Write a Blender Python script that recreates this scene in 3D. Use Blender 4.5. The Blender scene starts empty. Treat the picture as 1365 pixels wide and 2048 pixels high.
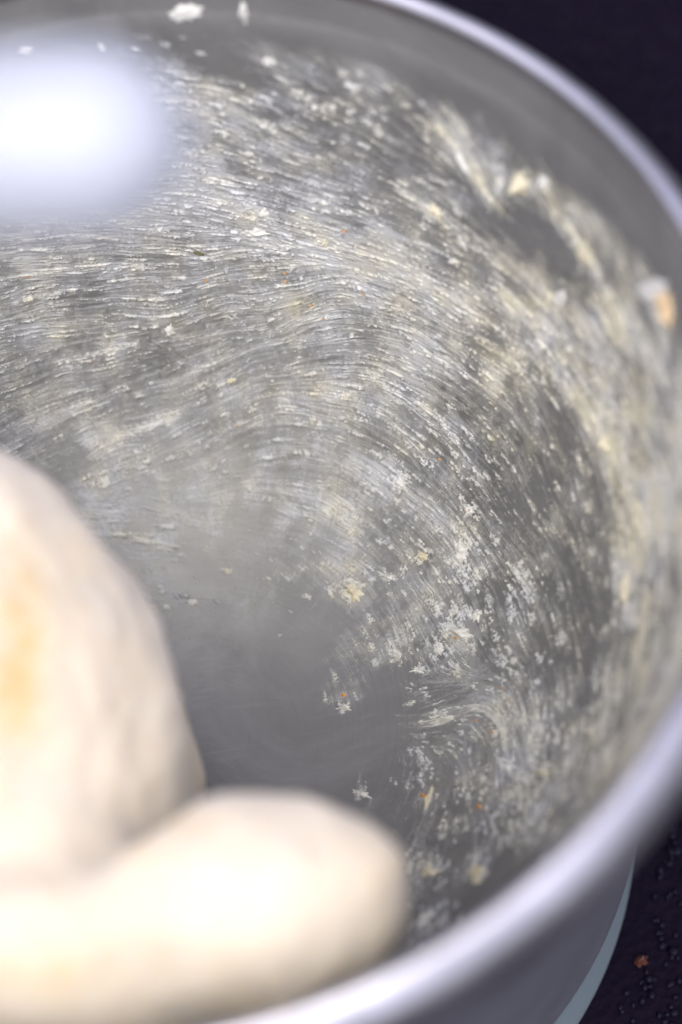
import bpy, math, random
import numpy as np
from mathutils import Vector, Matrix

# ------------------------------------------------------------------ camera, sky, sun, exposure
scene = bpy.context.scene
R = math.radians
W_PX, H_PX, F_PX = 1365.0, 2048.0, 4600.0          # photograph size and focal length in its pixels
EL, ROLL, DIST, TX, TY = R(60.0), R(-8.9), 0.3975, 0.0378, -0.0234
FW = np.array([0.0, math.cos(EL), -math.sin(EL)])
_r = np.array([1.0, 0, 0]); _u = np.cross(_r, FW)
CR, SR = math.cos(ROLL), math.sin(ROLL)
RT = CR * _r + SR * _u
UP = -SR * _r + CR * _u
EYE = np.array([TX, TY, 0.0]) - DIST * FW
GROUND_Z = -0.18

cd = bpy.data.cameras.new('camera'); cam = bpy.data.objects.new('camera', cd)
scene.collection.objects.link(cam); scene.camera = cam
cd.sensor_fit = 'VERTICAL'; cd.sensor_height = 22.3; cd.sensor_width = 14.9
cd.lens = 22.3 * F_PX / H_PX
cd.clip_start = 0.01; cd.clip_end = 200.0
cd.dof.use_dof = True; cd.dof.focus_distance = 0.520; cd.dof.aperture_fstop = 3.0; cd.dof.aperture_blades = 0
M = Matrix(((RT[0], UP[0], -FW[0], EYE[0]), (RT[1], UP[1], -FW[1], EYE[1]), (RT[2], UP[2], -FW[2], EYE[2]), (0, 0, 0, 1)))
cam.matrix_world = M

SUN_EL, SUN_AZ = R(66.0), R(262.0)                 # azimuth as an angle from +x towards +y
wd = bpy.data.worlds.new('World'); scene.world = wd; wd.use_nodes = True
nt = wd.node_tree; bgn = nt.nodes['Background']
sky = nt.nodes.new('ShaderNodeTexSky'); sky.sky_type = 'NISHITA'; sky.sun_disc = False
sky.sun_elevation = SUN_EL; sky.sun_rotation = R(90.0) - SUN_AZ
sky.air_density = 1.0; sky.dust_density = 3.0; sky.ozone_density = 1.0
hs = nt.nodes.new('ShaderNodeHueSaturation'); hs.inputs['Saturation'].default_value = 0.50; hs.inputs['Hue'].default_value = 0.545   # a milky, thinly overcast sky
nt.links.new(sky.outputs[0], hs.inputs['Color']); nt.links.new(hs.outputs[0], bgn.inputs[0]); bgn.inputs[1].default_value = 0.14
sl = bpy.data.lights.new('sun', 'SUN'); so = bpy.data.objects.new('sun', sl); scene.collection.objects.link(so)
sl.energy = 0.5; sl.angle = R(85.0); sl.color = (1.0, 0.95, 0.89)
sd = Vector((math.cos(SUN_EL) * math.cos(SUN_AZ), math.cos(SUN_EL) * math.sin(SUN_AZ), math.sin(SUN_EL)))
so.rotation_euler = sd.to_track_quat('Z', 'Y').to_euler(); so.location = sd * 3
scene.view_settings.view_transform = 'Standard'; scene.view_settings.look = 'None'
scene.view_settings.exposure = 1.6; scene.view_settings.gamma = 1.0
scene.render.engine = 'CYCLES'
scene.cycles.max_bounces = 10; scene.cycles.glossy_bounces = 6; scene.cycles.transparent_max_bounces = 12

# ------------------------------------------------------------------ helpers
rng = np.random.default_rng(7); random.seed(7)
COL = scene.collection

def at(x, y, depth):
    """point of the place that the photograph's pixel (x, y) shows, at a distance along the view axis"""
    return EYE + depth * (FW + (x - W_PX / 2) / F_PX * RT - (y - H_PX / 2) / F_PX * UP)

def mesh_obj(name, verts, faces, mat, parent=None, smooth=True):
    me = bpy.data.meshes.new(name)
    verts = np.asarray(verts, np.float32)
    if isinstance(faces, np.ndarray):
        nf, k = faces.shape
        me.vertices.add(len(verts)); me.vertices.foreach_set('co', verts.ravel())
        me.loops.add(nf * k); me.loops.foreach_set('vertex_index', faces.astype(np.int32).ravel())
        me.polygons.add(nf)
        me.polygons.foreach_set('loop_start', np.arange(0, nf * k, k, dtype=np.int32))
        me.polygons.foreach_set('loop_total', np.full(nf, k, np.int32))
        me.update(calc_edges=True)
    else:
        me.from_pydata(verts.tolist(), [], faces)
    me.validate()
    if smooth:
        me.polygons.foreach_set('use_smooth', np.ones(len(me.polygons), bool))
    me.materials.append(mat)
    o = bpy.data.objects.new(name, me); COL.objects.link(o)
    if parent is not None: o.parent = parent
    return o

def tag(o, label=None, cat=None, group=None, kind=None):
    if label: o['label'] = label
    if cat: o['category'] = cat
    if group: o['group'] = group
    if kind: o['kind'] = kind
    return o

def lathe(profile, n=256):
    p = np.array(profile); th = np.linspace(0, 2 * np.pi, n, endpoint=False)
    v = np.stack([np.outer(p[:, 0], np.cos(th)), np.outer(p[:, 0], np.sin(th)), np.repeat(p[:, 1][:, None], n, 1)], -1).reshape(-1, 3)
    i, j = np.meshgrid(np.arange(len(p) - 1), np.arange(n), indexing='ij'); k = (j + 1) % n
    f = np.stack([i * n + j, i * n + k, (i + 1) * n + k, (i + 1) * n + j], -1).reshape(-1, 4)
    return v, f

def catmull(pts, sub=8):
    p = np.array(pts, float); q = np.vstack([2 * p[0] - p[1], p, 2 * p[-1] - p[-2]]); out = []
    for i in range(len(p) - 1):
        a, b, c, d = q[i], q[i + 1], q[i + 2], q[i + 3]
        for t in np.linspace(0, 1, sub, endpoint=False):
            out.append(0.5 * (2 * b + (c - a) * t + (2 * a - 5 * b + 4 * c - d) * t * t + (3 * b - a - 3 * c + d) * t ** 3))
    out.append(p[-1]); return np.array(out)

def new_mat(name):
    m = bpy.data.materials.new(name); m.use_nodes = True
    return m, m.node_tree, m.node_tree.nodes['Principled BSDF']

def node(t, typ, **kw):
    n = t.nodes.new(typ)
    for k, v in kw.items():
        if k.startswith('i_'):
            key = k[2:]; n.inputs[int(key) if key.isdigit() else key].default_value = v
        else: setattr(n, k, v)
    return n

def ramp(t, a, b, ca, cb):
    n = t.nodes.new('ShaderNodeValToRGB'); e = n.color_ramp.elements
    e[0].position = a; e[0].color = ca; e[1].position = b; e[1].color = cb
    return n

# ------------------------------------------------------------------ materials
def steel_mat(name, base, rough, brushed):
    m, t, b = new_mat(name)
    b.inputs['Base Color'].default_value = base; b.inputs['Metallic'].default_value = 1.0
    tc = node(t, 'ShaderNodeTexCoord')
    sep = node(t, 'ShaderNodeSeparateXYZ'); t.links.new(tc.outputs['Object'], sep.inputs[0])
    ang = node(t, 'ShaderNodeMath', operation='ARCTAN2'); t.links.new(sep.outputs[1], ang.inputs[0]); t.links.new(sep.outputs[0], ang.inputs[1])
    ln = node(t, 'ShaderNodeVectorMath', operation='LENGTH')
    xy = node(t, 'ShaderNodeCombineXYZ'); t.links.new(sep.outputs[0], xy.inputs[0]); t.links.new(sep.outputs[1], xy.inputs[1])
    t.links.new(xy.outputs[0], ln.inputs[0])
    q = node(t, 'ShaderNodeCombineXYZ')
    m1 = node(t, 'ShaderNodeMath', operation='MULTIPLY', i_1=2.0); t.links.new(ang.outputs[0], m1.inputs[0])
    m2 = node(t, 'ShaderNodeMath', operation='MULTIPLY', i_1=1500.0); t.links.new(sep.outputs[2], m2.inputs[0])
    m3 = node(t, 'ShaderNodeMath', operation='MULTIPLY', i_1=900.0); t.links.new(ln.outputs['Value'], m3.inputs[0])
    t.links.new(m1.outputs[0], q.inputs[0]); t.links.new(m2.outputs[0], q.inputs[1]); t.links.new(m3.outputs[0], q.inputs[2])
    no = node(t, 'ShaderNodeTexNoise', i_Scale=1.0, i_Detail=3.0); t.links.new(q.outputs[0], no.inputs['Vector'])
    big = node(t, 'ShaderNodeTexNoise', i_Scale=40.0, i_Detail=4.0); t.links.new(tc.outputs['Object'], big.inputs['Vector'])
    mr = node(t, 'ShaderNodeMapRange', i_3=rough - 0.06, i_4=rough + 0.10); t.links.new(no.outputs[0], mr.inputs[0])
    ad = node(t, 'ShaderNodeMath', operation='MULTIPLY_ADD', i_1=0.16, i_2=-0.08); t.links.new(big.outputs[0], ad.inputs[0])
    sm = node(t, 'ShaderNodeMath', operation='ADD'); t.links.new(mr.outputs[0], sm.inputs[0]); t.links.new(ad.outputs[0], sm.inputs[1])
    t.links.new(sm.outputs[0], b.inputs['Roughness'])
    # greasy haze wiped over the metal and fine scratches
    gz = node(t, 'ShaderNodeTexNoise', i_Scale=26.0, i_Detail=6.0, i_Roughness=0.65, i_Distortion=1.5); t.links.new(tc.outputs['Object'], gz.inputs['Vector'])
    gc = ramp(t, 0.35, 0.72, tuple(c * 0.86 for c in base[:3]) + (1,), tuple(c * 1.22 for c in base[:3]) + (1,)); t.links.new(gz.outputs[0], gc.inputs[0])
    mp = node(t, 'ShaderNodeMapping'); mp.inputs['Rotation'].default_value = (0, 0, 0.7); mp.inputs['Scale'].default_value = (40, 900, 300); t.links.new(tc.outputs['Object'], mp.inputs[0])
    sc1 = node(t, 'ShaderNodeTexNoise', i_Scale=1.0, i_Detail=3.0); t.links.new(mp.outputs[0], sc1.inputs['Vector'])
    sr = ramp(t, 0.60, 0.74, (0, 0, 0, 1), (1, 1, 1, 1)); t.links.new(sc1.outputs[0], sr.inputs[0])
    mx = node(t, 'ShaderNodeMix', data_type='RGBA');
    fs_ = node(t, 'ShaderNodeMath', operation='MULTIPLY', i_1=0.16); t.links.new(sr.outputs[0], fs_.inputs[0])
    t.links.new(fs_.outputs[0], mx.inputs['Factor']); t.links.new(gc.outputs[0], mx.inputs[6]); mx.inputs[7].default_value = tuple(c * 1.7 for c in base[:3]) + (1,)
    t.links.new(mx.outputs[2], b.inputs['Base Color'])
    bp = node(t, 'ShaderNodeBump', i_Strength=brushed, i_Distance=0.0002); t.links.new(no.outputs[0], bp.inputs['Height'])
    t.links.new(bp.outputs[0], b.inputs['Normal'])
    return m

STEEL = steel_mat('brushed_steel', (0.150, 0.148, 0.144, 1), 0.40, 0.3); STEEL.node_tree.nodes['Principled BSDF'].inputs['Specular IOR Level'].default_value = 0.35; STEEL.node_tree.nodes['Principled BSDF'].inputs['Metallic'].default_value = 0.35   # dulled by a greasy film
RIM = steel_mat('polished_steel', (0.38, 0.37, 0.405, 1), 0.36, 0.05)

SATIN = steel_mat('satin_steel', (0.12, 0.12, 0.145, 1), 0.45, 0.05); SATIN.node_tree.nodes['Principled BSDF'].inputs['Metallic'].default_value = 0.4

def dough_mat():
    m, t, b = new_mat('raw_dough')
    tc = node(t, 'ShaderNodeTexCoord')
    at_ = node(t, 'ShaderNodeAttribute', attribute_name='butter_and_shade')
    n1 = node(t, 'ShaderNodeTexNoise', i_Scale=70.0, i_Detail=4.0, i_Distortion=0.8); t.links.new(tc.outputs['Object'], n1.inputs['Vector'])
    f1 = node(t, 'ShaderNodeMapRange', i_1=0.35, i_2=0.75, i_3=0.0, i_4=0.22); t.links.new(n1.outputs[0], f1.inputs[0])
    ad = node(t, 'ShaderNodeMath', operation='ADD', use_clamp=True); t.links.new(f1.outputs[0], ad.inputs[0]); t.links.new(at_.outputs['Fac'], ad.inputs[1])
    r = ramp(t, 0.0, 1.0, (0.545, 0.485, 0.40, 1), (0.48, 0.36, 0.19, 1)); t.links.new(ad.outputs[0], r.inputs[0])
    t.links.new(r.outputs[0], b.inputs['Base Color'])
    b.inputs['Roughness'].default_value = 0.75; b.inputs['Specular IOR Level'].default_value = 0.25
    b.inputs['Subsurface Weight'].default_value = 0.85; b.inputs['Subsurface Radius'].default_value = (0.010, 0.008, 0.005)
    b.inputs['Subsurface Scale'].default_value = 1.0
    n2 = node(t, 'ShaderNodeTexNoise', i_Scale=260.0, i_Detail=5.0); t.links.new(tc.outputs['Object'], n2.inputs['Vector'])
    bp = node(t, 'ShaderNodeBump', i_Strength=0.6, i_Distance=0.001); t.links.new(n2.outputs[0], bp.inputs['Height']); t.links.new(bp.outputs[0], b.inputs['Normal'])
    return m

def film_mat(name, use_alpha):
    m, t, b = new_mat(name)
    a = node(t, 'ShaderNodeAttribute', attribute_name='film')
    sep = node(t, 'ShaderNodeSeparateColor'); t.links.new(a.outputs['Color'], sep.inputs[0])
    r = ramp(t, 0.0, 1.0, (0.44, 0.445, 0.45, 1), (0.49, 0.455, 0.33, 1)); t.links.new(sep.outputs[1], r.inputs[0])
    t.links.new(r.outputs[0], b.inputs['Base Color'])
    b.inputs['Roughness'].default_value = 0.5
    if use_alpha: t.links.new(sep.outputs[0], b.inputs['Alpha'])
    return m

DOUGH = dough_mat()
FILM = film_mat('dough_film', True)

def scrap_mat(name, col):
    m, t, b = new_mat(name)
    tc = node(t, 'ShaderNodeTexCoord')
    n = node(t, 'ShaderNodeTexNoise', i_Scale=420.0, i_Detail=4.0); t.links.new(tc.outputs['Object'], n.inputs['Vector'])
    r = ramp(t, 0.3, 0.7, tuple(c * 0.86 for c in col) + (1,), tuple(min(1, c * 1.06) for c in col) + (1,)); t.links.new(n.outputs[0], r.inputs[0])
    t.links.new(r.outputs[0], b.inputs['Base Color']); b.inputs['Roughness'].default_value = 0.5
    b.inputs['Subsurface Weight'].default_value = 0.15; b.inputs['Subsurface Radius'].default_value = (0.002, 0.0014, 0.001); b.inputs['Subsurface Scale'].default_value = 1.0
    bp = node(t, 'ShaderNodeBump', i_Strength=0.5, i_Distance=0.0004); t.links.new(n.outputs[0], bp.inputs['Height']); t.links.new(bp.outputs[0], b.inputs['Normal'])
    return m

WHITE = scrap_mat('white_dough_scrap', (0.50, 0.49, 0.455))
YELLOW = scrap_mat('buttery_dough_scrap', (0.50, 0.455, 0.33))
ORANGE = scrap_mat('orange_crumb', (0.55, 0.24, 0.05))
TAN = scrap_mat('tan_dough_scrap', (0.55, 0.40, 0.23))
OLIVE = scrap_mat('olive_flake', (0.10, 0.09, 0.04))

# ------------------------------------------------------------------ mixing bowl
INNER = catmull([(0.0, -0.1330), (0.012, -0.1327), (0.026, -0.1312), (0.040, -0.1280), (0.054, -0.1225), (0.068, -0.1130), (0.0805, -0.0995), (0.0905, -0.0825),
                 (0.0980, -0.0620), (0.1035, -0.0390), (0.1075, -0.0160)], 10)
INNER = np.vstack([INNER, [(0.1082, -0.0127), (0.1086, -0.0119), (0.1090, -0.0105), (0.1100, -0.0040)]])
LIP = catmull([(0.1100, -0.0040), (0.1105, -0.0012), (0.1118, 0.0), (0.1138, -0.0010), (0.1163, -0.0038), (0.1181, -0.0072), (0.1184, -0.0096), (0.1174, -0.0112), (0.1154, -0.0116)], 8)
OUTER = catmull([(0.1154, -0.0116), (0.1140, -0.0145), (0.1110, -0.0300), (0.1065, -0.0600), (0.1025, -0.1000), (0.0995, -0.1350), (0.0984, -0.1505)], 8)
LOWER_BAND = catmull([(0.0940, -0.1495), (0.0962, -0.1500), (0.0972, -0.1515), (0.0974, -0.1600), (0.0978, -0.1700), (0.0981, -0.1785), (0.0971, -0.1797), (0.0900, -0.1799), (0.0860, -0.1760), (0.0860, -0.1520), (0.0940, -0.1495)], 5)

bowl = bpy.data.objects.new('mixing_bowl', None); bowl.location = (0, 0, GROUND_Z); COL.objects.link(bowl)
tag(bowl, 'large stainless steel mixing bowl with dough smeared round its inside', 'mixing bowl')
def bowl_part(name, prof, mat, n=360):
    v, f = lathe(prof, n); v = v - np.array([0, 0, GROUND_Z])
    return mesh_obj(name, v, f[:, ::-1], mat, bowl)
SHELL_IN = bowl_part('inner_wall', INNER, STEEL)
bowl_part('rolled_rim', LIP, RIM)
bowl_part('outer_wall', OUTER, SATIN)
m, t, b = new_mat('painted_sky_reflection'); b.inputs['Base Color'].default_value = (0.15, 0.185, 0.205, 1); b.inputs['Roughness'].default_value = 0.35  # added band: sky reflection on the lower wall, put into its pale blue colour
pb = bowl_part('sky_reflection_band', LOWER_BAND, m); pb['label'] = 'lower band of the bowl, painted pale blue for its sky reflection'

# the inner surface as a function of arc length
S_ARR = np.concatenate([[0], np.cumsum(np.hypot(*np.diff(INNER, axis=0).T))])
def prof(s): return np.interp(s, S_ARR, INNER[:, 0]), np.interp(s, S_ARR, INNER[:, 1])
_dr = np.gradient(INNER[:, 0], S_ARR); _dz = np.gradient(INNER[:, 1], S_ARR)
def prof_t(s):
    a, c = np.interp(s, S_ARR, _dr), np.interp(s, S_ARR, _dz); n = np.hypot(a, c); return a / n, c / n

def on_bowl(x, y):
    """(theta, s) of the inner surface seen at pixel (x, y)"""
    d = at(x, y, 1.0) - EYE
    tt = np.linspace(0.30, 0.70, 4001); P = EYE + tt[:, None] * d
    rr = np.hypot(P[:, 0], P[:, 1])
    zs = np.interp(rr, INNER[:, 0], INNER[:, 1], right=1.0)
    below = (P[:, 2] <= zs) & (P[:, 2] < 0.0)
    # first crossing after the ray has entered through the mouth
    inside = (P[:, 2] < -0.0005) & (rr < 0.1095) & (P[:, 2] > zs)
    if not inside.any(): return None
    k0 = np.argmax(inside); k = k0 + np.argmax(~inside[k0:])
    p = P[k]; r = math.hypot(p[0], p[1])
    s = S_ARR[np.argmin((INNER[:, 0] - r) ** 2 + (INNER[:, 1] - p[2]) ** 2)]
    j = np.argmin((INNER[:, 0] - r) ** 2 + (INNER[:, 1] - p[2]) ** 2)
    s += (r - INNER[j, 0]) * np.interp(s, S_ARR, _dr) + (p[2] - INNER[j, 1]) * np.interp(s, S_ARR, _dz)
    return math.atan2(p[1], p[0]), float(np.clip(s, 0.0, S_ARR[-1]))

def surf(th, s):
    r, z = prof(s); return np.stack([r * np.cos(th), r * np.sin(th), z + 0 * th], -1)
def normal(th, s):
    a, c = prof_t(s); return np.stack([-c * np.cos(th), -c * np.sin(th), a + 0 * th], -1)
def flow_dir(x, y, dx, dy):
    """unit (along theta, along s) of the picture direction (dx, dy) on the surface"""
    a, b_ = on_bowl(x - 3 * dx, y - 3 * dy), on_bowl(x + 3 * dx, y + 3 * dy)
    if a is None or b_ is None: return None
    r = prof(0.5 * (a[1] + b_[1]))[0]
    dt = (b_[0] - a[0] + math.pi) % (2 * math.pi) - math.pi
    v = np.array([dt * r, b_[1] - a[1]]); n = np.hypot(*v)
    return v / n if n > 1e-9 else None

# ------------------------------------------------------------------ dough film smeared over the inside (too many streaks to count)
DENS = [(50,50,.02),(300,60,.02),(200,60,.03),(60,100,.3),(200,110,.2),(450,100,.12),(550,130,.35),(650,130,.22),(750,160,.3),(850,110,.08),(1100,300,.10),(1250,400,.13),(1330,500,.13),(1000,210,.09),(900,150,.08),(780,90,.05),
(400,60,.05),(600,60,.05),(350,170,.72),(420,230,.75),(500,300,.62),(600,220,.4),(700,250,.3),(800,250,.3),(900,280,.35),(1000,370,.45),(1100,400,.3),(1050,450,.15),(1180,480,.45),(1250,700,.5),(1300,850,.65),(1330,1150,.6),(1340,1050,.65),(1300,600,.3),(1330,750,.6),(1340,950,.7),
(100,250,.7),(250,300,.75),(100,400,.8),(430,400,.88),(520,450,.92),(300,420,.85),(600,420,.8),(700,400,.6),(800,430,.5),(900,480,.5),(1000,560,.55),(1100,650,.55),(1170,750,.6),(1230,900,.7),(1280,1030,.75),(1300,1200,.5),(1250,1300,.5),
(100,500,.68),(200,520,.62),(350,520,.58),(500,520,.66),(650,500,.85),(780,530,.75),(900,620,.75),(1000,700,.6),
(100,650,.6),(250,700,.55),(200,600,.5),(330,640,.6),(450,650,.6),(600,620,.7),(700,680,.7),(850,700,.7),(950,800,.55),(1050,800,.35),
(100,800,.55),(250,780,.5),(350,780,.5),(450,770,.55),(580,760,.6),(700,780,.7),(800,850,.65),(900,900,.45),(1020,900,.3),(1130,880,.35),
(150,920,.3),(300,850,.55),(400,830,.38),(520,870,.5),(620,900,.55),(720,920,.6),(800,970,.6),(880,1000,.5),(960,1030,.45),(1070,1000,.2),(1120,1050,.25),(1180,1000,.3),
(280,1080,.5),(400,1000,.6),(430,930,.62),(360,930,.6),(480,1030,.35),(600,1020,.75),(680,1060,.72),(520,960,.6),(560,1060,.55),(480,1000,.5),(550,910,.6),(640,960,.65),(760,1060,.45),(850,1110,.5),(930,1110,.6),(1050,1150,.45),(1130,1150,.25),
(330,1200,.45),(200,900,.8),(250,980,.78),(200,1000,.7),(300,950,.75),(330,1050,.7),(300,1150,.55),(420,1080,.6),(450,1000,.7),(400,870,.62),(350,1260,.35),(480,1180,.3),(560,1230,.18),(450,1150,.1),(480,1090,.25),(380,1120,.15),(550,1100,.2),(620,1130,.4),(700,1170,.55),(780,1150,.4),(900,1200,.45),(1000,1200,.4),(1060,1200,.45),(1100,1300,.3),
(400,1300,.04),(550,1300,.02),(650,1250,.1),(730,1280,.4),(800,1290,.45),(920,1260,.7),(870,1300,.5),(1000,1300,.4),(1150,1300,.3),
(500,1450,.01),(620,1450,.02),(690,1390,.28),(780,1380,.05),(840,1380,.25),(900,1430,.4),(980,1430,.6),(1050,1420,.55),(1150,1400,.4),(1200,1480,.5),
(600,1540,.0),(500,1560,.0),(760,1500,.05),(830,1480,.3),(880,1560,.25),(950,1520,.4),(1020,1540,.55),(1080,1560,.55),(1150,1560,.45),
(850,1600,.35),(920,1620,.3),(1000,1650,.25),(1060,1660,.5),(780,1600,.2),(850,1740,.5),(950,1740,.45),(900,1690,.2),(1000,1740,.1),(860,1840,.35),(930,1800,.05)]
FLOW = [(50,530,1,-.2),(200,490,1,0),(350,500,1,.15),(100,700,1,-.25),(60,860,1,-.35),(300,850,1,-.3),(280,1080,1,.05),(480,420,1,.3),(300,230,1,.2),(150,130,1,.1),(500,300,1,.25),(600,250,1,.5),(650,480,1,.1),(500,540,1,-.2),
(450,600,1,-.25),(600,600,1,-.15),(750,620,1,.25),(850,600,1,.4),(950,700,1,.7),(700,750,1,.1),(500,750,1,-.35),(420,850,1,-.6),(600,900,1,.1),(750,850,1,.55),(850,950,1,.9),(700,1000,1,.5),(600,1080,1,.45),
(850,1100,.8,1),(950,1100,.7,1),(950,1000,.7,.9),(1050,1150,.5,1),(1050,850,.7,1),(1150,700,.7,1),(1100,500,.7,.9),(950,300,.6,1),(800,200,1,.7),(700,150,1,.6),(1200,900,.3,1),(1270,1000,.25,1),(1300,700,.4,1),(1180,500,.5,1),
(900,1250,.6,1),(800,1250,.5,1),(950,1500,.3,1),(1050,1600,.1,1),(900,1430,1,-.4),(850,1600,-.3,1),(1150,1400,0,1),(1250,1300,-.1,1),(1200,1500,-.3,1),(900,1750,-.2,1),(650,1300,.7,1),(480,1200,1,.3),(550,450,1,.2),(800,450,1,.5),(900,400,1,.7)]

RIBBON = [(10,.45,(430,522),(520,502),(650,488),(780,525),(870,570),(960,640)), (8,.8,(740,745),(800,790),(870,830),(915,880)), (5,.5,(915,880),(950,940),(975,985)),
(14,.6,(820,380),(870,430),(950,480)), (12,.7,(880,255),(930,310),(985,405)), (18,.5,(1130,460),(1180,510),(1220,600),(1260,700)), (16,.45,(1000,560),(1080,680),(1150,790)),
(16,.5,(1200,850),(1250,960),(1290,1080),(1300,1160)), (14,.45,(1230,1110),(1250,1200),(1290,1270)), (7,.7,(855,1455),(890,1435),(930,1420),(990,1430),(1010,1480),(1015,1530)),
(4,.5,(50,482),(150,470),(280,490),(400,515)), (4,.5,(0,562),(120,537),(250,530),(400,528)), (3,.4,(20,600),(130,580),(300,575)), (10,1.1,(240,875),(300,855),(350,830)), (9,1.0,(230,1065),(290,1080),(350,1100)), (7,.8,(120,730),(200,705),(270,690)), (8,.7,(360,1190),(390,1205),(410,1215)), (10,.45,(430,1270),(475,1300)), (10,.5,(560,1150),(640,1135),(700,1140)), (16,.45,(590,970),(640,1000),(690,1040)), (12,.45,(480,1090),(560,1120)), (6,.6,(240,930),(290,940),(340,960)), (6,.6,(150,880),(220,900)), (8,.5,(420,880),(480,850),(540,850)),
(8,.4,(1080,1050),(1140,1080),(1200,1120)), (6,.5,(780,1190),(790,1250),(795,1310)), (8,.45,(690,1275),(740,1300),(762,1322)), (9,.5,(1040,1140),(1065,1180),(1050,1220)),
(9,.5,(250,105),(330,132),(420,172),(540,212),(620,285)), (6,.4,(560,150),(640,200),(720,260)), (4,.6,(955,1640),(955,1700),(950,1745)), (12,.5,(1040,1560),(1060,1640),(1010,1680)), (8,.5,(850,1870),(900,1830),(930,1800)),
(22,.3,(1300,1200),(1330,900),(1325,720)), (7,.4,(500,540),(580,520),(700,540)), (6,.4,(600,640),(720,630),(840,670),(930,740)), (5,.4,(420,600),(520,575),(620,570)), (10,.4,(700,300),(800,370),(900,440),(1000,540)),
(5,.4,(700,790),(790,850),(860,930)), (8,.4,(600,960),(660,1010),(700,1060)), (6,.4,(690,1390),(720,1392),(760,1395)), (5,.5,(870,1590),(855,1620),(835,1640)), (7,.4,(1060,1680),(1000,1690),(960,1650)),
(16,.5,(340,20),(380,34),(420,30)), (8,.4,(484,0),(492,40)), (20,.4,(740,125),(775,165),(820,200)), (10,.35,(690,160),(720,190)), (9,.35,(600,110),(650,150),(690,170)), (12,.35,(820,240),(870,270),(900,300)), (10,.35,(900,220),(930,260)),
(20,.45,(990,345),(1040,375),(1100,372)), (14,.35,(1040,400),(1110,440),(1150,470)), (12,.35,(1080,245),(1120,270)), (24,.4,(1290,560),(1320,620),(1335,700)), (7,.3,(330,60),(400,70),(430,60)), (6,.3,(30,90),(70,105),(130,110)), (14,.35,(1100,590),(1150,640))]

TH0, TH1, S0, S1 = R(-72), R(128), 0.014, S_ARR[-1] - 0.012
NT, NS = 1800, 960
thv = np.linspace(TH0, TH1, NT); sv = np.linspace(S0, S1, NS)
dth = thv[1] - thv[0]; ds = sv[1] - sv[0]
rv = prof(sv)[0]

def control(points, value_len, sig):
    """gaussian-weighted control values on a coarse grid, brought up to the fine one"""
    ct, cs = np.linspace(TH0, TH1, 150), np.linspace(S0, S1, 96)
    A, B = np.meshgrid(ct, cs, indexing='ij'); P = surf(A, B)
    num = np.zeros(A.shape + (value_len,)); den = np.full(A.shape, 1e-9)
    for q in points:
        h = on_bowl(q[0], q[1])
        if h is None: continue
        if value_len == 2:
            v = flow_dir(*q)
            if v is None: continue
        else: v = np.array(q[2:3])
        d2 = ((P - surf(np.array(h[0]), h[1])) ** 2).sum(-1)
        w = 1.0 / (d2 + (0.35 * sig) ** 2) ** 2 * sig ** 4 * (1e-6 + np.exp(-d2 / (2 * (2.2 * sig) ** 2)))
        num += w[..., None] * v; den += w
    g = num / den[..., None]
    x = np.linspace(0, 149, NT); y = np.linspace(0, 95, NS)
    i = np.minimum(x.astype(int), 148); j = np.minimum(y.astype(int), 94); fx = (x - i)[:, None, None]; fy = (y - j)[None, :, None]
    def G(a, b): return g[a][:, b]
    return G(i, j) * (1 - fx) * (1 - fy) + G(i + 1, j) * fx * (1 - fy) + G(i, j + 1) * (1 - fx) * fy + G(i + 1, j + 1) * fx * fy

def box1(a, k, ax):
    if k < 1: return a
    p = [(0, 0), (0, 0)]; p[ax] = (k + 1, k)
    c = np.cumsum(np.pad(a, p, mode='edge'), axis=ax); n = a.shape[ax]; w = 2 * k + 1
    hi = np.take(c, np.arange(w, w + n), axis=ax); lo = np.take(c, np.arange(0, n), axis=ax)
    return (hi - lo) / w
def blur(a, kt, ks):
    for _ in range(2): a = box1(box1(a, kt, 0), ks, 1)
    return a
def unit(a):
    return (a - a.mean()) / (a.std() + 1e-9)
def vnoise(size_mm, seed, octaves=3):
    """smooth value noise by size on the surface"""
    g = np.random.default_rng(seed); out = np.zeros((NT, NS)); amp = 1.0
    for o in range(octaves):
        sz = size_mm / 2 ** o * 1e-3
        a = g.standard_normal((NT, NS)).astype(np.float32)
        out += amp * unit(blur(a, max(1, round(sz / (0.095 * dth) / 2)), max(1, round(sz / ds / 2)))); amp *= 0.55
    return unit(out)
def smooth(a, lo, hi):
    x = np.clip((a - lo) / (hi - lo), 0, 1); return x * x * (3 - 2 * x)

dens = control(DENS, 1, 0.006)[..., 0].astype(np.float32)
flow = control(FLOW, 2, 0.012); flow /= np.linalg.norm(flow, axis=-1, keepdims=True) + 1e-9
wob = 0.12 * vnoise(9.0, 3, 2)                     # the smear wanders a little
ca, sa = np.cos(wob), np.sin(wob)
ft = flow[..., 0] * ca - flow[..., 1] * sa; fs = flow[..., 0] * sa + flow[..., 1] * ca
STEP = 0.00018
vt = (ft * STEP / (rv[None, :] * dth)).astype(np.float32); vs = (fs * STEP / ds).astype(np.float32)

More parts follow.
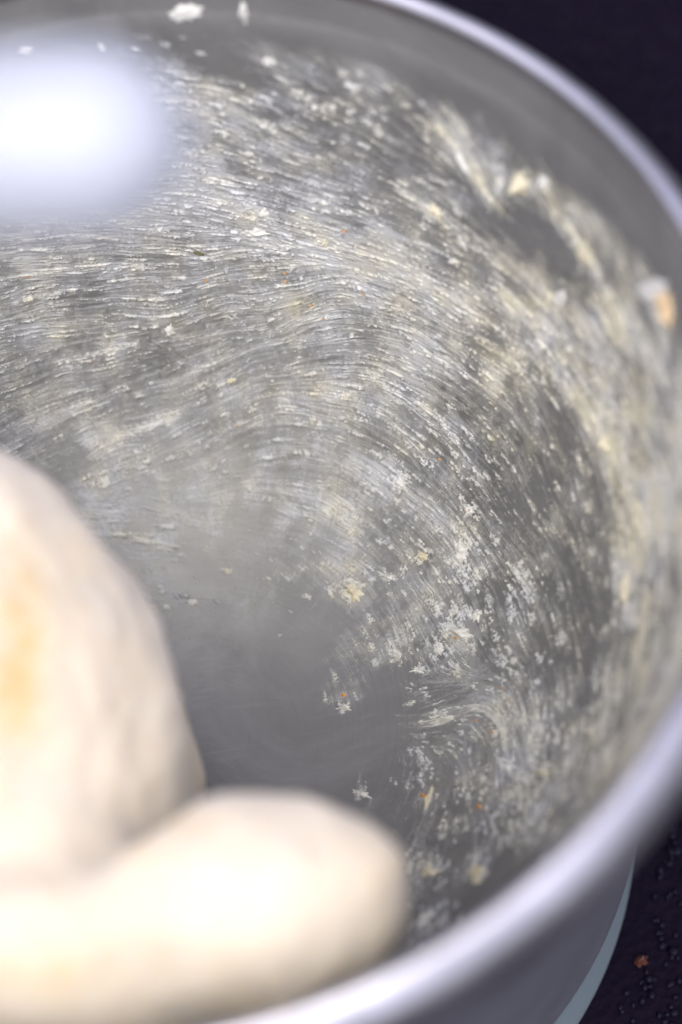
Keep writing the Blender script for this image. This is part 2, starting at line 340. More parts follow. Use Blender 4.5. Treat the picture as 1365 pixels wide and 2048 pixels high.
def sample(a, x, y):
    xi = np.clip(np.rint(x), 0, NT - 1).astype(np.int32); yi = np.clip(np.rint(y), 0, NS - 1).astype(np.int32)
    return a[xi, yi]
GX, GY = np.meshgrid(np.arange(NT, dtype=np.float32), np.arange(NS, dtype=np.float32), indexing='ij')
def lic(srcs, back, fwd, tau):
    """smear the noises along the flow; each (back, fwd, tau) in steps"""
    acc = [s * 1.0 for s in srcs]
    for sign, n in ((-1, max(back)), (1, max(fwd))):
        x, y = GX.copy(), GY.copy()
        for k in range(1, n + 1):
            a, b_ = sample(vt, x, y), sample(vs, x, y)
            x += sign * a; y += sign * b_
            lim = back if sign < 0 else fwd
            for q, s in enumerate(srcs):
                if k <= lim[q]: acc[q] += sample(s, x, y) * np.float32(math.exp(-k / tau[q]))
    return acc

area = (rv[None, :] * dth * ds)
def impulses(per_cm2, seed, kt, ks, p=2.2):
    g = np.random.default_rng(seed)
    prob = per_cm2 * 1e4 * area * np.clip(0.25 + 1.2 * dens, 0, 1.3)
    a = (g.random((NT, NS)) < prob) * (0.35 + g.pareto(p, (NT, NS)).clip(0, 3))
    return blur(a.astype(np.float32), kt, ks) * (2 * kt + 1) * (2 * ks + 1)
w1 = rng.standard_normal((NT, NS)).astype(np.float32)
w2 = blur(rng.standard_normal((NT, NS)).astype(np.float32), 1, 1)
w3 = blur(rng.standard_normal((NT, NS)).astype(np.float32), 3, 3)
i1 = impulses(40, 11, 0, 0); i2 = impulses(5, 12, 1, 1); i3 = impulses(0.7, 13, 3, 3)
L1, L2, L3, C1, C2, C3 = lic([w1, w2, w3, i1, i2, i3], [16, 38, 70, 2, 3, 4], [16, 38, 70, 18, 34, 60], [8, 22, 48, 7, 12, 21])
L1, L2, L3 = unit(L1), unit(L2), unit(L3)
rag = vnoise(0.9, 21, 2); clump = vnoise(7.0, 22, 3)
rag2 = vnoise(0.42, 23, 1); C1 = C1 / np.percentile(C1, 97.5); C2 = C2 / np.percentile(C2, 99.4); C3 = C3 / np.percentile(C3, 99.8)
rib = np.zeros((NT, NS), np.float32)
for w_, am, *pp in RIBBON:
    line = catmull(pp, 24)
    for x_, y_ in line:
        hh = on_bowl(x_, y_)
        if hh is None: continue
        a0 = (hh[0] - TH0) / dth; b0 = (hh[1] - S0) / ds
        sg = w_ * 0.52 / F_PX; ra = sg / (prof(hh[1])[0] * dth); rb = sg / ds
        i0, i1_ = int(max(0, a0 - 3 * ra)), int(min(NT, a0 + 3 * ra + 2)); j0, j1_ = int(max(0, b0 - 3 * rb)), int(min(NS, b0 + 3 * rb + 2))
        if i1_ <= i0 or j1_ <= j0: continue
        gs = am * np.exp(-0.5 * (((np.arange(i0, i1_) - a0) / ra) ** 2)[:, None] - 0.5 * (((np.arange(j0, j1_) - b0) / rb) ** 2)[None, :])
        rib[i0:i1_, j0:j1_] = np.maximum(rib[i0:i1_, j0:j1_], gs)
# clusters of torn flecks in the film: x, y, spread, count, size in photograph pixels
FLECK = [(800,970,35,16,9),(840,930,40,10,7),(940,1020,25,8,7),(925,1110,40,22,9),(950,1150,30,12,8),(845,1110,30,8,7),(770,1155,40,10,8),(705,1180,34,14,9),(780,1290,40,14,8),(920,1260,55,30,10),(1060,1160,30,14,8),(1050,1220,30,12,8),(870,1300,25,8,8),
 (980,1350,50,16,8),(690,1405,30,7,8),(835,1385,25,8,7),(900,1200,50,16,7),(960,940,50,14,7),(900,890,60,16,6),(760,1060,70,20,6),(650,1060,60,14,6),(950,1600,70,32,7),(1030,1560,60,30,7),(860,1735,30,22,8),(1060,1650,40,24,8),(860,1840,35,20,8),(1100,1480,60,24,8),(840,1560,40,12,7),(930,1690,50,12,6),(950,1745,25,8,8),(880,1500,60,22,7),(1000,1440,60,28,7),(720,1590,16,5,7),
 (500,440,110,14,8),(450,480,120,9,6),(620,470,80,8,7),(300,460,90,6,7),(850,560,120,12,7),(720,640,160,12,6),(450,640,150,8,6),(950,720,80,10,7),(850,800,100,14,7),(150,560,120,7,6),(330,780,100,10,7),(250,930,60,16,8),(330,1080,70,14,8),(380,1190,50,10,7),(450,960,80,12,7),(560,1180,60,8,7),(620,820,140,18,6),(420,200,90,12,9),(560,240,90,10,9),(700,230,80,14,10),(850,260,60,8,10),(240,115,110,10,8),(1080,720,60,10,9),(1130,1000,60,8,8),(1110,1300,50,12,8)]
fleck = np.zeros((NT, NS), np.float32); g = np.random.default_rng(77)
for cx, cy, sp, cnt, sz in FLECK:
    for k in range(int(cnt * 1.2)):
        hh = on_bowl(cx + sp * g.standard_normal() * 0.75, cy + sp * g.standard_normal() * 0.55)
        if hh is None: continue
        a0 = (hh[0] - TH0) / dth; b0 = (hh[1] - S0) / ds
        ia, ib = int(np.clip(a0, 0, NT - 1)), int(np.clip(b0, 0, NS - 1)); r_m = sz * 0.95 / F_PX * 0.52 * float(np.clip(g.lognormal(-0.2, 0.4), 0.35, 1.9))
        st = g.uniform(2.0, 5.0); mt_ = r_m * st * 2.2; rr0 = rv[ib] * dth
        i0, i1_ = int(max(0, a0 - mt_ / rr0)), int(min(NT, a0 + mt_ / rr0 + 2)); j0, j1_ = int(max(0, b0 - mt_ / ds)), int(min(NS, b0 + mt_ / ds + 2))
        if i1_ <= i0 or j1_ <= j0: continue
        dx_ = ((np.arange(i0, i1_) - a0) * rr0)[:, None]; dy_ = ((np.arange(j0, j1_) - b0) * ds)[None, :]
        c_, q_ = ft[ia, ib], fs[ia, ib]; nrm = math.hypot(c_, q_); c_, q_ = c_ / nrm, q_ / nrm
        al = dx_ * c_ + dy_ * q_; ac = -dx_ * q_ + dy_ * c_
        lo_ = np.where(al < 0, al / (r_m * st), al / (r_m * 0.7))           # thin tail behind, blunt torn head in front
        wd_ = r_m * np.where(al < 0, np.maximum(0.25, 1 + 0.30 * al / (r_m * st)), 1)
        gs = np.exp(-(lo_ ** 2) - (ac / wd_) ** 2) * g.uniform(0.75, 1.15)
        fleck[i0:i1_, j0:j1_] = np.maximum(fleck[i0:i1_, j0:j1_], gs)
D = np.clip(dens + 0.13 * clump * np.sqrt(dens.clip(0, 1)) + 0.25 * rib, 0, 1)
hair = 0.90 * L1 + 0.35 * L2
streak = 0.80 * L1 + 0.55 * L2 + 0.40 * L3
cover = smooth(0.62 * streak + 0.22 * rag + 0.22 * rag2 + 4.0 * (D - 0.46), -1.15, 1.55)      # thin veil of streaks
cr = 0.85 * C1 * (1 + .5 * rag2 + .3 * hair) + 0.60 * C2 * (1 + .5 * rag + .3 * rag2 + .3 * hair) + 0.65 * C3 * (1 + .6 * rag + .3 * rag2) + rib * (0.55 + 0.30 * rag + 0.34 * hair)
crest = smooth(cr + 0.16 * hair - 0.30 * (1 - D), 0.16, 1.10) * smooth(D, 0.03, 0.30)
thin = (cover * (0.24 + 0.40 * D) + 0.18 * D) * smooth(D, 0.01, 0.15)
alpha = np.clip(thin + 0.58 * crest * (0.8 + 0.18 * hair), 0, 1)
height = 1e-3 * (0.04 * cover + 0.11 * cover * np.clip(0.5 + 0.5 * hair, 0, 2) + 0.36 * crest * (0.85 + 0.2 * hair + 0.2 * rag2) + 0.02 * rag * alpha)
chip = smooth(fleck * (1 + 0.12 * rag + 0.26 * rag2 + 0.20 * hair), 0.30, 1.0)
alpha = np.clip(np.maximum(alpha, 0.30 * alpha + 0.78 * chip ** 0.75), 0, 1); height += 1e-3 * chip * (0.10 + 0.26 * fleck + 0.05 * rag2)
THG_, SG_ = np.meshgrid(thv, sv, indexing='ij')
edge = np.minimum(1, np.minimum(GX, NT - 1 - GX) / 30) * np.minimum(1, np.minimum(GY, NS - 1 - GY) / 25)
side = smooth(np.cos(THG_ - R(-5)), 0.3, 1.0) * smooth(SG_, 0.07, 0.13)
alpha = np.clip(alpha + 0.30 * side * smooth(D, 0.1, 0.6) * (0.8 + 0.3 * clump).clip(0, 2), 0, 1)
alpha *= edge; height = np.maximum(height, 0) * edge + 0.00004
THG, SG = np.meshgrid(thv, sv, indexing='ij')
V = surf(THG, SG) + normal(THG, SG) * height[..., None]
crest = np.maximum(crest, chip * 0.4)
yel = np.clip(0.14 + 0.14 * vnoise(5.0, 31, 2) + 0.35 * crest * (0.5 + 0.5 * clump).clip(0, 1) + 0.45 * side, 0, 1)
keep = alpha > 0.15
idx = np.arange(NT * NS).reshape(NT, NS)
fk = keep[:-1, :-1] | keep[1:, :-1] | keep[1:, 1:] | keep[:-1, 1:]
F = np.stack([idx[:-1, :-1][fk], idx[1:, :-1][fk], idx[1:, 1:][fk], idx[:-1, 1:][fk]], -1)
used = np.unique(F); remap = np.zeros(NT * NS, np.int64); remap[used] = np.arange(len(used))
film = mesh_obj('dough_smear', V.reshape(-1, 3)[used], remap[F], FILM)
att = film.data.color_attributes.new('film', 'FLOAT_COLOR', 'POINT')
ca_ = np.ones((len(used), 4), np.float32); ca_[:, 0] = alpha.ravel()[used]; ca_[:, 1] = yel.ravel()[used]
att.data.foreach_set('color', ca_.ravel())
tag(film, 'thin pale film of smeared dough streaks round the inside of the bowl', 'dough smear', kind='stuff')
print('film faces', len(F), flush=True)

# ------------------------------------------------------------------ scraps of dough stuck to the bowl, each a thing
def torn_mesh(n_spike, depth, seed, dome=1.0, hollow=0.0):
    g = np.random.default_rng(seed); n, rings = 56, 12
    a = np.linspace(0, 2 * np.pi, n, endpoint=False)
    rad = np.full(n, 0.60)
    for k in range(2, 15): rad += 0.16 / k ** 0.75 * np.sin(k * a + g.uniform(0, 6.3)) * g.uniform(0.4, 1)
    for k in range(n_spike):
        c = g.uniform(0, 2 * np.pi); w = g.uniform(0.07, 0.20); dd = (a - c + np.pi) % (2 * np.pi) - np.pi
        rad += g.uniform(0.2, 0.8) * depth * np.exp(-(np.abs(dd) / w) ** 1.2)
    rad = np.maximum(rad, 0.25)
    pk = [(g.uniform(-.45, .45), g.uniform(-.45, .45), g.uniform(.12, .30), g.uniform(-.45, .75)) for _ in range(14)]
    v = []; f = []
    def hgt(x, y, p):
        q = (1 - p ** 2.0) * (0.55 + sum(am * math.exp(-((x - cx) ** 2 + (y - cy) ** 2) / w ** 2) for cx, cy, w, am in pk))
        return max(0.02 * (1 - p), q) * dome * (1 - hollow * math.exp(-(p / 0.36) ** 2))
    v.append((0, 0, hgt(0, 0, 0)))
    for q in range(1, rings + 1):
        p = q / rings
        for k in range(n):
            rr = (0.6 * (1 - p) + rad[k] * p) * p; x_, y_ = rr * math.cos(a[k]), rr * math.sin(a[k])
            v.append((x_, y_, -0.10 if q == rings else hgt(x_, y_, p)))
    for k in range(n):
        f.append((0, 1 + k, 1 + (k + 1) % n))
        for q in range(rings - 1):
            a0, b0 = 1 + q * n, 1 + (q + 1) * n
            f.append((a0 + k, b0 + k, b0 + (k + 1) % n, a0 + (k + 1) % n))
    return v, f

def frame_on(x, y, dx, dy):
    th, s = on_bowl(x, y)
    n = normal(np.array(th), s); p = surf(np.array(th), s)
    v = flow_dir(x, y, dx, dy); a, c = prof_t(s)
    et = np.array([-math.sin(th), math.cos(th), 0]); es = np.array([a * math.cos(th), a * math.sin(th), c])
    u = v[0] * et + v[1] * es; w = np.cross(n, u)
    return p, u, w, n

def scrap(x, y, lx, ly, dx, dy, hgt, mat, label, spikes=6, depth=0.5, seed=0, hollow=0.0, name='dough_scrap', cat='dough scrap', group='dough scraps stuck inside the bowl', shear=0.0):
    """lx, ly: half sizes in photograph pixels along and across (dx, dy); hgt in millimetres"""
    p, u, w, n = frame_on(x, y, dx, dy)
    z = float((p - EYE) @ FW); k = z / F_PX
    fore = lambda e: max(0.45, math.sqrt(max(0.0, 1 - float(e @ FW) ** 2)))
    v, f = torn_mesh(spikes + 3, depth, seed + int(x * 7 + y * 3), 1.0, hollow)
    v = np.array(v)
    loc = v[:, :1] * u * lx * k / fore(u) + v[:, 1:2] * w * ly * k / fore(w) + v[:, 2:] * n * hgt * 0.75e-3
    loc += (np.clip(v[:, 2:], 0, 9) * shear) * u * lx * k
    # keep the flat skirt on the curved wall
    o = mesh_obj(name, loc, f, mat); o.location = p + n * 0.00005
    return tag(o, label, cat, group)

G1 = 'dough scraps stuck inside the bowl'
scrap(372, 26, 46, 24, 1, -.15, 1.2, WHITE, 'blurred white clump on bare steel at the top of the far wall', 5, .5)
scrap(488, 22, 14, 30, 1, .1, 1.6, WHITE, 'white drip running down bare steel right of the topmost clump', 3, .3)
scrap(52, 96, 20, 9, 1, .1, 1.4, WHITE, 'small curl of dough on dark steel above the white hook tip', 3, .6)
scrap(205, 92, 11, 9, .4, 1, 1.2, WHITE, 'tiny white speck on dark steel above the end of the white hook', 3, .5)
scrap(540, 122, 22, 11, 1, .3, 1.0, WHITE, 'pale flake at the upper edge of the streaks below the white drip', 5, .5)
scrap(930, 330, 66, 11, .62, 1, 1.1, WHITE, 'long thin slanting ridge left of the thick cream lump', 5, .3)
scrap(1042, 366, 26, 38, 1, .3, 3.0, YELLOW, 'thick cream lump standing out below the right side of the far rim', 5, .4)
scrap(1000, 372, 18, 24, .8, .6, 1.8, WHITE, 'white lump touching the left side of the thick cream lump', 4, .5)
scrap(1090, 366, 16, 18, .8, .6, 1.8, WHITE, 'white lump touching the right side of the thick cream lump', 4, .5)
scrap(1172, 510, 60, 20, .5, 1, 1.6, YELLOW, 'long cream smear running down from below the thick cream lump', 5, .4)
scrap(1120, 598, 24, 20, .6, .8, 1.2, WHITE, 'white patch left of the lower end of the long cream smear', 6, .5)
scrap(1305, 580, 50, 34, 1, -.2, 2.6, WHITE, 'large white curled lump high on the right wall', 5, .4)
scrap(1332, 612, 22, 60, 1, .1, 2.4, TAN, 'tan strip hanging from the large curled lump on the right wall', 4, .3)
scrap(870, 424, 34, 16, 1, .6, 1.0, YELLOW, 'cream fleck in the streaks under the long thin slanting ridge', 5, .5)
scrap(527, 428, 24, 13, 1, .2, 1.6, WHITE, 'pointed white peak in thick streaks right of the white hook', 5, .7)
scrap(512, 466, 34, 12, 1, -.1, 1.2, WHITE, 'wide torn flake under the pointed white peak', 8, .7)
scrap(650, 485, 9, 12, 1, .2, 1.5, YELLOW, 'small yellow bump in the thickest streaks on the far wall', 4, .6)
scrap(340, 663, 13, 17, 1, .4, 1.8, WHITE, 'lone white star shaped bit on the grey left part', 4, .9)
scrap(462, 762, 13, 9, 1, -.2, 1.0, YELLOW, 'small yellowish bit near the middle of the far wall', 5, .6)
scrap(300, 852, 50, 11, 1, -.4, 0.8, WHITE, 'pale smear rising to the right beside the tall dough lobe', 6, .5)
scrap(285, 1078, 46, 9, 1, .1, 0.8, WHITE, 'level pale smear next to the shoulder of the tall dough lobe', 6, .5)
scrap(385, 1205, 20, 8, 1, .3, 0.7, WHITE, 'little pale scrape on bare steel beside the tall dough lobe', 5, .5)
scrap(800, 966, 22, 20, .7, 1, 1.3, WHITE, 'white star in the middle of the ring of smears', 7, .9)
scrap(940, 1022, 14, 16, .6, .9, 1.6, WHITE, 'white lump with a brown centre right of the middle white star', 6, .6, hollow=0.7)
scrap(924, 1108, 22, 30, 1, .4, 1.3, WHITE, 'open ragged cluster below the lump with a brown centre', 9, .8, hollow=0.6)
scrap(846, 1113, 15, 14, .8, .8, 1.7, YELLOW, 'small cream lump left of the open ragged cluster', 6, .6)
scrap(706, 1186, 26, 26, .8, .9, 2.0, YELLOW, 'largest cream lump at the edge of the bare bowl bottom', 7, .5)
scrap(704, 1164, 22, 10, 1, .3, 1.2, WHITE, 'white flake on the upper side of the largest cream lump', 6, .6)
scrap(776, 1155, 22, 9, 1, .2, 1.1, WHITE, 'flat star right of the largest cream lump', 7, .9)
scrap(878, 1300, 17, 17, .6, 1, 1.5, WHITE, 'round puffy bit left below the widest ragged patch', 7, .5, hollow=0.5)
scrap(920, 1268, 34, 18, 1, .35, 1.9, WHITE, 'widest ragged white patch low on the right wall', 11, .7)
scrap(955, 1228, 13, 17, .8, .8, 1.4, WHITE, 'curled bit just above the widest ragged patch', 5, .7)
scrap(795, 1312, 14, 15, .5, 1, 1.7, WHITE, 'round white drop at the lower end of a streak on bare steel', 5, .4)
scrap(836, 1340, 14, 9, 1, .3, 1.1, WHITE, 'tiny star under the round white drop', 6, .9)
scrap(690, 1416, 17, 10, 1, -.1, 1.1, WHITE, 'white star on the bare bowl bottom under an orange crumb', 6, .8)
scrap(888, 1442, 38, 9, 1, -.45, 1.4, WHITE, 'ridge slanting up from bare steel into the lower right smear', 4, .4)
scrap(1010, 1527, 22, 17, .9, .5, 1.4, WHITE, 'torn star among the smears right of an orange crumb', 7, .9)
scrap(1086, 1546, 20, 9, 1, .1, 1.2, YELLOW, 'yellowish flake in the shade near the front rim', 5, .6)
scrap(722, 1588, 22, 9, 1, .25, 1.2, WHITE, 'white flake just above the front dough lobe', 6, .7)
scrap(858, 1598, 40, 7, -.35, 1, 1.0, YELLOW, 'upright cream sliver on bare steel right of the front dough lobe', 4, .4)
scrap(860, 1742, 22, 17, 1, .2, 1.6, YELLOW, 'spiky cream bit close to the side of the front dough lobe', 8, .8)
scrap(956, 1746, 30, 17, 1, 0, 1.8, YELLOW, 'spiky cream star lying alone just above the front rim', 9, .9)
scrap(852, 1838, 12, 36, 1, .2, 1.1, WHITE, 'thin upright scrap between the front dough lobe and the front rim', 6, .7)
scrap(1216, 888, 34, 16, .5, 1, 1.8, YELLOW, 'yellow lump with a brown tip on the blurred right wall', 5, .5)
scrap(1282, 1040, 76, 18, .25, 1, 1.6, YELLOW, 'longest yellow streak running down the blurred right wall', 5, .3)
scrap(1255, 1180, 60, 14, -.15, 1, 1.4, YELLOW, 'yellow smear below the longest yellow streak on the right wall', 5, .4)

ON = {(988,1466): 'orange crumb at the right end of the ridge slanting up from bare steel', (960,1614): 'largest orange crumb, low between the front dough lobe and the front rim',
      (848,1592): 'orange crumb touching the upright cream sliver near the front dough lobe', (687,1390): 'orange crumb alone on the bare bowl bottom above a white star',
      (570,546): 'upper one of two orange crumbs close together below the thickest streaks', (572,562): 'lower one of two orange crumbs close together below the thickest streaks',
      (55,553): 'orange crumb at the left edge under the white hook', (180,722): 'orange crumb in the grey left part above the tall dough lobe', (413,560): 'orange crumb just below the dark olive sliver',
      (913,1276): 'orange crumb in the middle of the widest ragged white patch', (940,1021): 'brownish crumb in the centre of the ring shaped white lump', (690,460): 'orange crumb right above the small yellow bump',
      (472,852): 'orange crumb on grey steel right of the rising pale smear', (880,918): 'orange crumb at the lower end of the long curved ridge'}
for x, y, s_ in ((988,1466,7),(960,1614,8),(848,1592,8),(687,1390,8),(570,546,5),(572,562,4),(623,611,4),(413,560,4),(55,553,5),(180,722,5),(648,636,4),(727,586,4),(1024,1400,4),(953,1442,4),(1004,1376,4),(913,1276,5),(940,1021,5),(472,852,5),(880,918,4),(690,460,5)):
    lab = ON.get((x, y), 'tiny orange speck in the streaks in the middle of the far wall' if y < 700 else 'tiny orange speck just above the ridge slanting up from bare steel')
    scrap(x, y, s_, s_ * 0.8, 1, .4, 0.9, ORANGE, lab, 3, .3, name='orange_crumb', cat='crumb', group='orange crumbs in the smeared dough')
scrap(398, 506, 22, 6, 1, .35, 0.5, OLIVE, 'dark olive sliver lying in the streaks on the far wall', 2, .3, name='olive_flake', cat='flake', group='dark flake in the smear')

# ------------------------------------------------------------------ the ball of dough
def ellipsoid(c, ax, n=28, m=48):
    """c: centre, ax: three semi-axis vectors"""
    ph = np.linspace(0, np.pi, n + 1); th = np.linspace(0, 2 * np.pi, m, endpoint=False)
    v = [np.array(c) + ax[2]]
    for p in ph[1:-1]:
        for t_ in th: v.append(np.array(c) + math.sin(p) * (math.cos(t_) * ax[0] + math.sin(t_) * ax[1]) + math.cos(p) * ax[2])
    v.append(np.array(c) - ax[2]); f = []
    for k in range(m): f.append((0, 1 + k, 1 + (k + 1) % m))
    for q in range(n - 2):
        for k in range(m): f.append((1 + q * m + k, 1 + (q + 1) * m + k, 1 + (q + 1) * m + (k + 1) % m, 1 + q * m + (k + 1) % m))
    e = len(v) - 1; b_ = 1 + (n - 2) * m
    for k in range(m): f.append((e, b_ + (k + 1) % m, b_ + k))
    return v, f
def view_blob(x, y, depth, rx, ry, rz, turn=0.0):
    k = depth / F_PX; c, s_ = math.cos(R(turn)), math.sin(R(turn))
    return ellipsoid(at(x, y, depth), (rx * k * (c * RT - s_ * UP), ry * k * (s_ * RT + c * UP), -rz * k * FW))
X, Y, Z = np.eye(3)
BLOBS = [ellipsoid((-0.045, -0.028, -0.083), (0.047 * X, 0.047 * Y, 0.0462 * Z)),
         view_blob(-182, 1600, 0.432, 572, 728, 490),
         view_blob(500, 1818, 0.391, 328, 230, 240, -8),
         view_blob(40, 1715, 0.404, 230, 190, 190, 0),
         view_blob(60, 1930, 0.396, 400, 240, 280, 0),
         ellipsoid((-0.022, -0.062, -0.092), (0.032 * X, 0.030 * Y, 0.036 * Z))]
vv, ff = [], []
for v_, f_ in BLOBS:
    o_ = len(vv); vv += [tuple(p) for p in v_]; ff += [tuple(i + o_ for i in q) for q in f_]
tmp = mesh_obj('dough_ball', vv, ff, DOUGH)
md = tmp.modifiers.new('join', 'REMESH'); md.mode = 'VOXEL'; md.voxel_size = 0.0016; md.use_smooth_shade = True
ms = tmp.modifiers.new('soften', 'SMOOTH'); ms.factor = 0.5; ms.iterations = 40
dg = bpy.context.evaluated_depsgraph_get()
me = bpy.data.meshes.new_from_object(tmp.evaluated_get(dg)); old = tmp.data
tmp.modifiers.clear(); tmp.data = me; bpy.data.meshes.remove(old)
n_ = len(me.vertices); co = np.empty(n_ * 3, np.float32); me.vertices.foreach_get('co', co); co = co.reshape(-1, 3)
no = np.empty(n_ * 3, np.float32); me.vertices.foreach_get('normal', no); no = no.reshape(-1, 3)
h = np.zeros(n_)
for k in range(60):                                 # lumps and folds of worked dough
    d = rng.standard_normal(3); d /= np.linalg.norm(d); fr = math.exp(rng.uniform(math.log(60), math.log(2600))); h += np.sin(co @ d * fr + rng.uniform(0, 6) + 1.5 * np.sin(co @ rng.standard_normal(3) * 90)) * 0.0085 / fr ** 0.78
co += (no * h[:, None]).astype(np.float32)
rr_ = np.hypot(co[:, 0], co[:, 1]); lim = np.interp(co[:, 2], INNER[50:, 1], INNER[50:, 0]) - 0.0004
sc_ = np.where(co[:, 2] < -0.002, np.minimum(1, lim / np.maximum(rr_, 1e-6)), 1)
co[:, :2] *= sc_[:, None]; co[:, 2] = np.maximum(co[:, 2], -0.1309)
qv = co - EYE.astype(np.float32); zz = qv @ FW; px = F_PX * (qv @ RT) / zz + W_PX / 2; py = H_PX / 2 - F_PX * (qv @ UP) / zz
butter_and_shade = np.zeros(n_, np.float32)
for x_, y_, a_, b__, am in ((50, 1190, 34, 85, .75), (45, 1310, 26, 60, .6), (25, 1400, 36, 60, 1.0), (150, 1180, 30, 110, .18), (40, 1940, 90, 40, .4), (140, 1965, 40, 30, .35), (370, 1645, 34, 18, .5), (-80, 1250, 80, 120, .4), (250, 1700, 80, 24, .2)):  # butter spots, plus shade painted tan in the crease between the lobes
    butter_and_shade += am * np.exp(-0.5 * (((px - x_) / a_) ** 2 + ((py - y_) / b__) ** 2)) * ((no @ -FW) > -0.3)
butter_and_shade *= 0.75 + 0.25 * np.sin(co[:, 0] * 700 + 2 * np.sin(co[:, 1] * 500)) * np.sin(co[:, 2] * 600)
ba = me.attributes.new('butter_and_shade', 'FLOAT', 'POINT'); ba.data.foreach_set('value', butter_and_shade.clip(0, 1).astype(np.float32))
me.vertices.foreach_set('co', co.ravel()); me.polygons.foreach_set('use_smooth', np.ones(len(me.polygons), bool)); me.update()
tag(tmp, 'big pale ball of raw dough with two lobes lying in the bowl', 'dough')

# ------------------------------------------------------------------ white coated mixing hook hanging in from the left
hook = bpy.data.objects.new('dough_hook', None); hook.location = at(-560, 120, 0.25); COL.objects.link(hook)
tag(hook, 'blurred white coated dough hook reaching in over the bowl at upper left', 'dough hook')
m, t, b = new_mat('white_enamel'); b.inputs['Base Color'].default_value = (0.34, 0.355, 0.41, 1); b.inputs['Roughness'].default_value = 0.5
b.inputs['Coat Weight'].default_value = 0.2; b.inputs['Coat Roughness'].default_value = 0.3
def tube(pts, rad, n=40):
    P = np.array(pts); T = np.gradient(P, axis=0); T /= np.linalg.norm(T, axis=1)[:, None]
    v = []; f = []; ref = FW.copy()
    for p, t_, r_ in zip(P, T, rad):
        a = np.cross(t_, ref); a /= np.linalg.norm(a); c = np.cross(t_, a)
        for k in range(n):
            q = 2 * math.pi * k / n; v.append(p + r_ * (math.cos(q) * a + math.sin(q) * c))
    for i in range(len(P) - 1):
        for k in range(n): f.append((i * n + k, i * n + (k + 1) % n, (i + 1) * n + (k + 1) % n, (i + 1) * n + k))
    f.append(tuple(range(n))[::-1]); f.append(tuple((len(P) - 1) * n + k for k in range(n)))
    return v, f
ctrl = catmull([at(-620, 100, 0.25), at(-560, 240, 0.262), at(-380, 300, 0.268), at(-170, 292, 0.282), at(40, 284, 0.282), at(200, 278, 0.282), at(378, 288, 0.282)], 14)
L_ = np.concatenate([[0], np.cumsum(np.linalg.norm(np.diff(ctrl, axis=0), axis=1))]); q_ = (L_[-1] - L_) / 0.0135
rad = 0.0119 * np.sqrt(np.clip(1 - (1 - np.clip(q_, 0, 1)) ** 2, 0.0004, 1))
hv, hf = tube(ctrl, rad); hv = np.array(hv) - np.array(hook.location)
mesh_obj('hook_arm', hv, hf, m, hook)
cv, cf = lathe([(0.0, 0.030), (0.010, 0.030), (0.012, 0.028), (0.012, 0.004), (0.016, 0.002), (0.016, -0.012), (0.0, -0.014)], 48)
mesh_obj('shank_collar', cv + np.array([-0.002, 0, 0.0]), cf, RIM, hook)

# ------------------------------------------------------------------ dark ground with coarse grains
m, t, b = new_mat('dark_ground')
tc = node(t, 'ShaderNodeTexCoord'); n1 = node(t, 'ShaderNodeTexNoise', i_Scale=9.0, i_Detail=6.0); t.links.new(tc.outputs['Object'], n1.inputs['Vector'])
r = ramp(t, 0.3, 0.75, (0.0022, 0.0010, 0.0046, 1), (0.0050, 0.0024, 0.0085, 1)); t.links.new(n1.outputs[0], r.inputs[0]); t.links.new(r.outputs[0], b.inputs['Base Color'])
b.inputs['Roughness'].default_value = 0.8; b.inputs['Specular IOR Level'].default_value = 0.06
n2 = node(t, 'ShaderNodeTexVoronoi', i_Scale=420.0); t.links.new(tc.outputs['Object'], n2.inputs['Vector'])
bp = node(t, 'ShaderNodeBump', i_Strength=0.6, i_Distance=0.001); t.links.new(n2.outputs['Distance'], bp.inputs['Height']); t.links.new(bp.outputs[0], b.inputs['Normal'])
e = 60.0
ground = mesh_obj('ground', [(-e, -e, GROUND_Z), (e, -e, GROUND_Z), (e, e, GROUND_Z), (-e, e, GROUND_Z)], [(0, 1, 2, 3)], m, smooth=False)
tag(ground, 'dark speckled ground under the bowl', kind='structure')

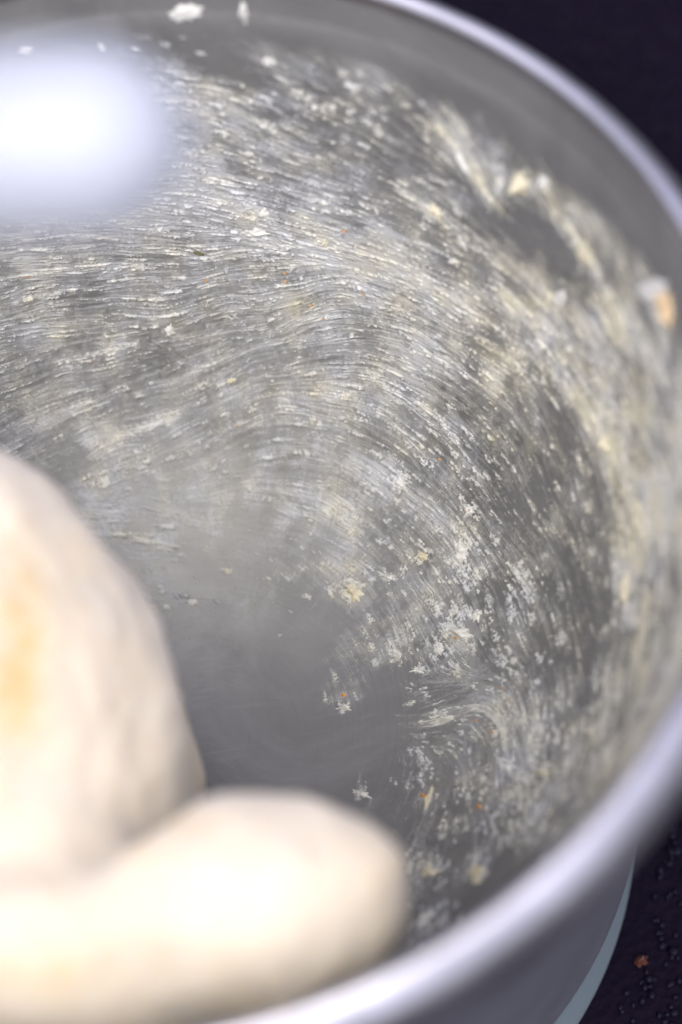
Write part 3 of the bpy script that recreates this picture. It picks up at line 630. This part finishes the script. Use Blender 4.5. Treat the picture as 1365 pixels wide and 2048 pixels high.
m, t, b = new_mat('dark_grain'); b.inputs['Base Color'].default_value = (0.004, 0.003, 0.009, 1); b.inputs['Roughness'].default_value = 0.45; b.inputs['Specular IOR Level'].default_value = 0.08
g = np.random.default_rng(5)
pc = 1.618034; base = np.array([(-1, pc, 0), (1, pc, 0), (-1, -pc, 0), (1, -pc, 0), (0, -1, pc), (0, 1, pc), (0, -1, -pc), (0, 1, -pc), (pc, 0, -1), (pc, 0, 1), (-pc, 0, -1), (-pc, 0, 1)]) / 1.902
bf = np.array([(0, 11, 5), (0, 5, 1), (0, 1, 7), (0, 7, 10), (0, 10, 11), (1, 5, 9), (5, 11, 4), (11, 10, 2), (10, 7, 6), (7, 1, 8), (3, 9, 4), (3, 4, 2), (3, 2, 6), (3, 6, 8), (3, 8, 9), (4, 9, 5), (2, 4, 11), (6, 2, 10), (8, 6, 7), (9, 8, 1)])
NG = 19000
gx = g.uniform(0.04, 0.30, NG); gy = g.uniform(-0.22, 0.34, NG)
ok = np.hypot(gx, gy) > 0.104; gx, gy = gx[ok], gy[ok]; NG = len(gx)
gr = 0.0008 + 0.0003 * g.pareto(2.6, NG).clip(0, 2.2)
ex = 1 + 0.25 * g.standard_normal((NG, 12, 1)).clip(-1.5, 1.5)
gv = base[None] * gr[:, None, None] * ex * np.array([1, 1, 0.75]) + np.stack([gx, gy, GROUND_Z + gr * 0.35], -1)[:, None]
gf = (bf[None] + 12 * np.arange(NG)[:, None, None]).reshape(-1, 3)
grains = mesh_obj('ground_grains', gv.reshape(-1, 3), gf, m)
tag(grains, 'coarse dark grains covering the ground beside the bowl', 'grains', kind='stuff')

def ray_ground(x, y):
    d = at(x, y, 1.0) - EYE; return EYE + d * ((GROUND_Z - EYE[2]) / d[2])
p = ray_ground(1282, 1926)
v, f = torn_mesh(4, 0.3, 9); v = np.array(v) * np.array([0.0026, 0.002, 0.0022]); m, t, b = new_mat('rust_crumb'); b.inputs['Base Color'].default_value = (0.05, 0.014, 0.008, 1)
o = mesh_obj('rust_crumb', v, f, m); o.location = p + np.array([0, 0, 0.0016]); tag(o, 'small rust orange crumb on the dark ground right of the bowl', 'crumb')
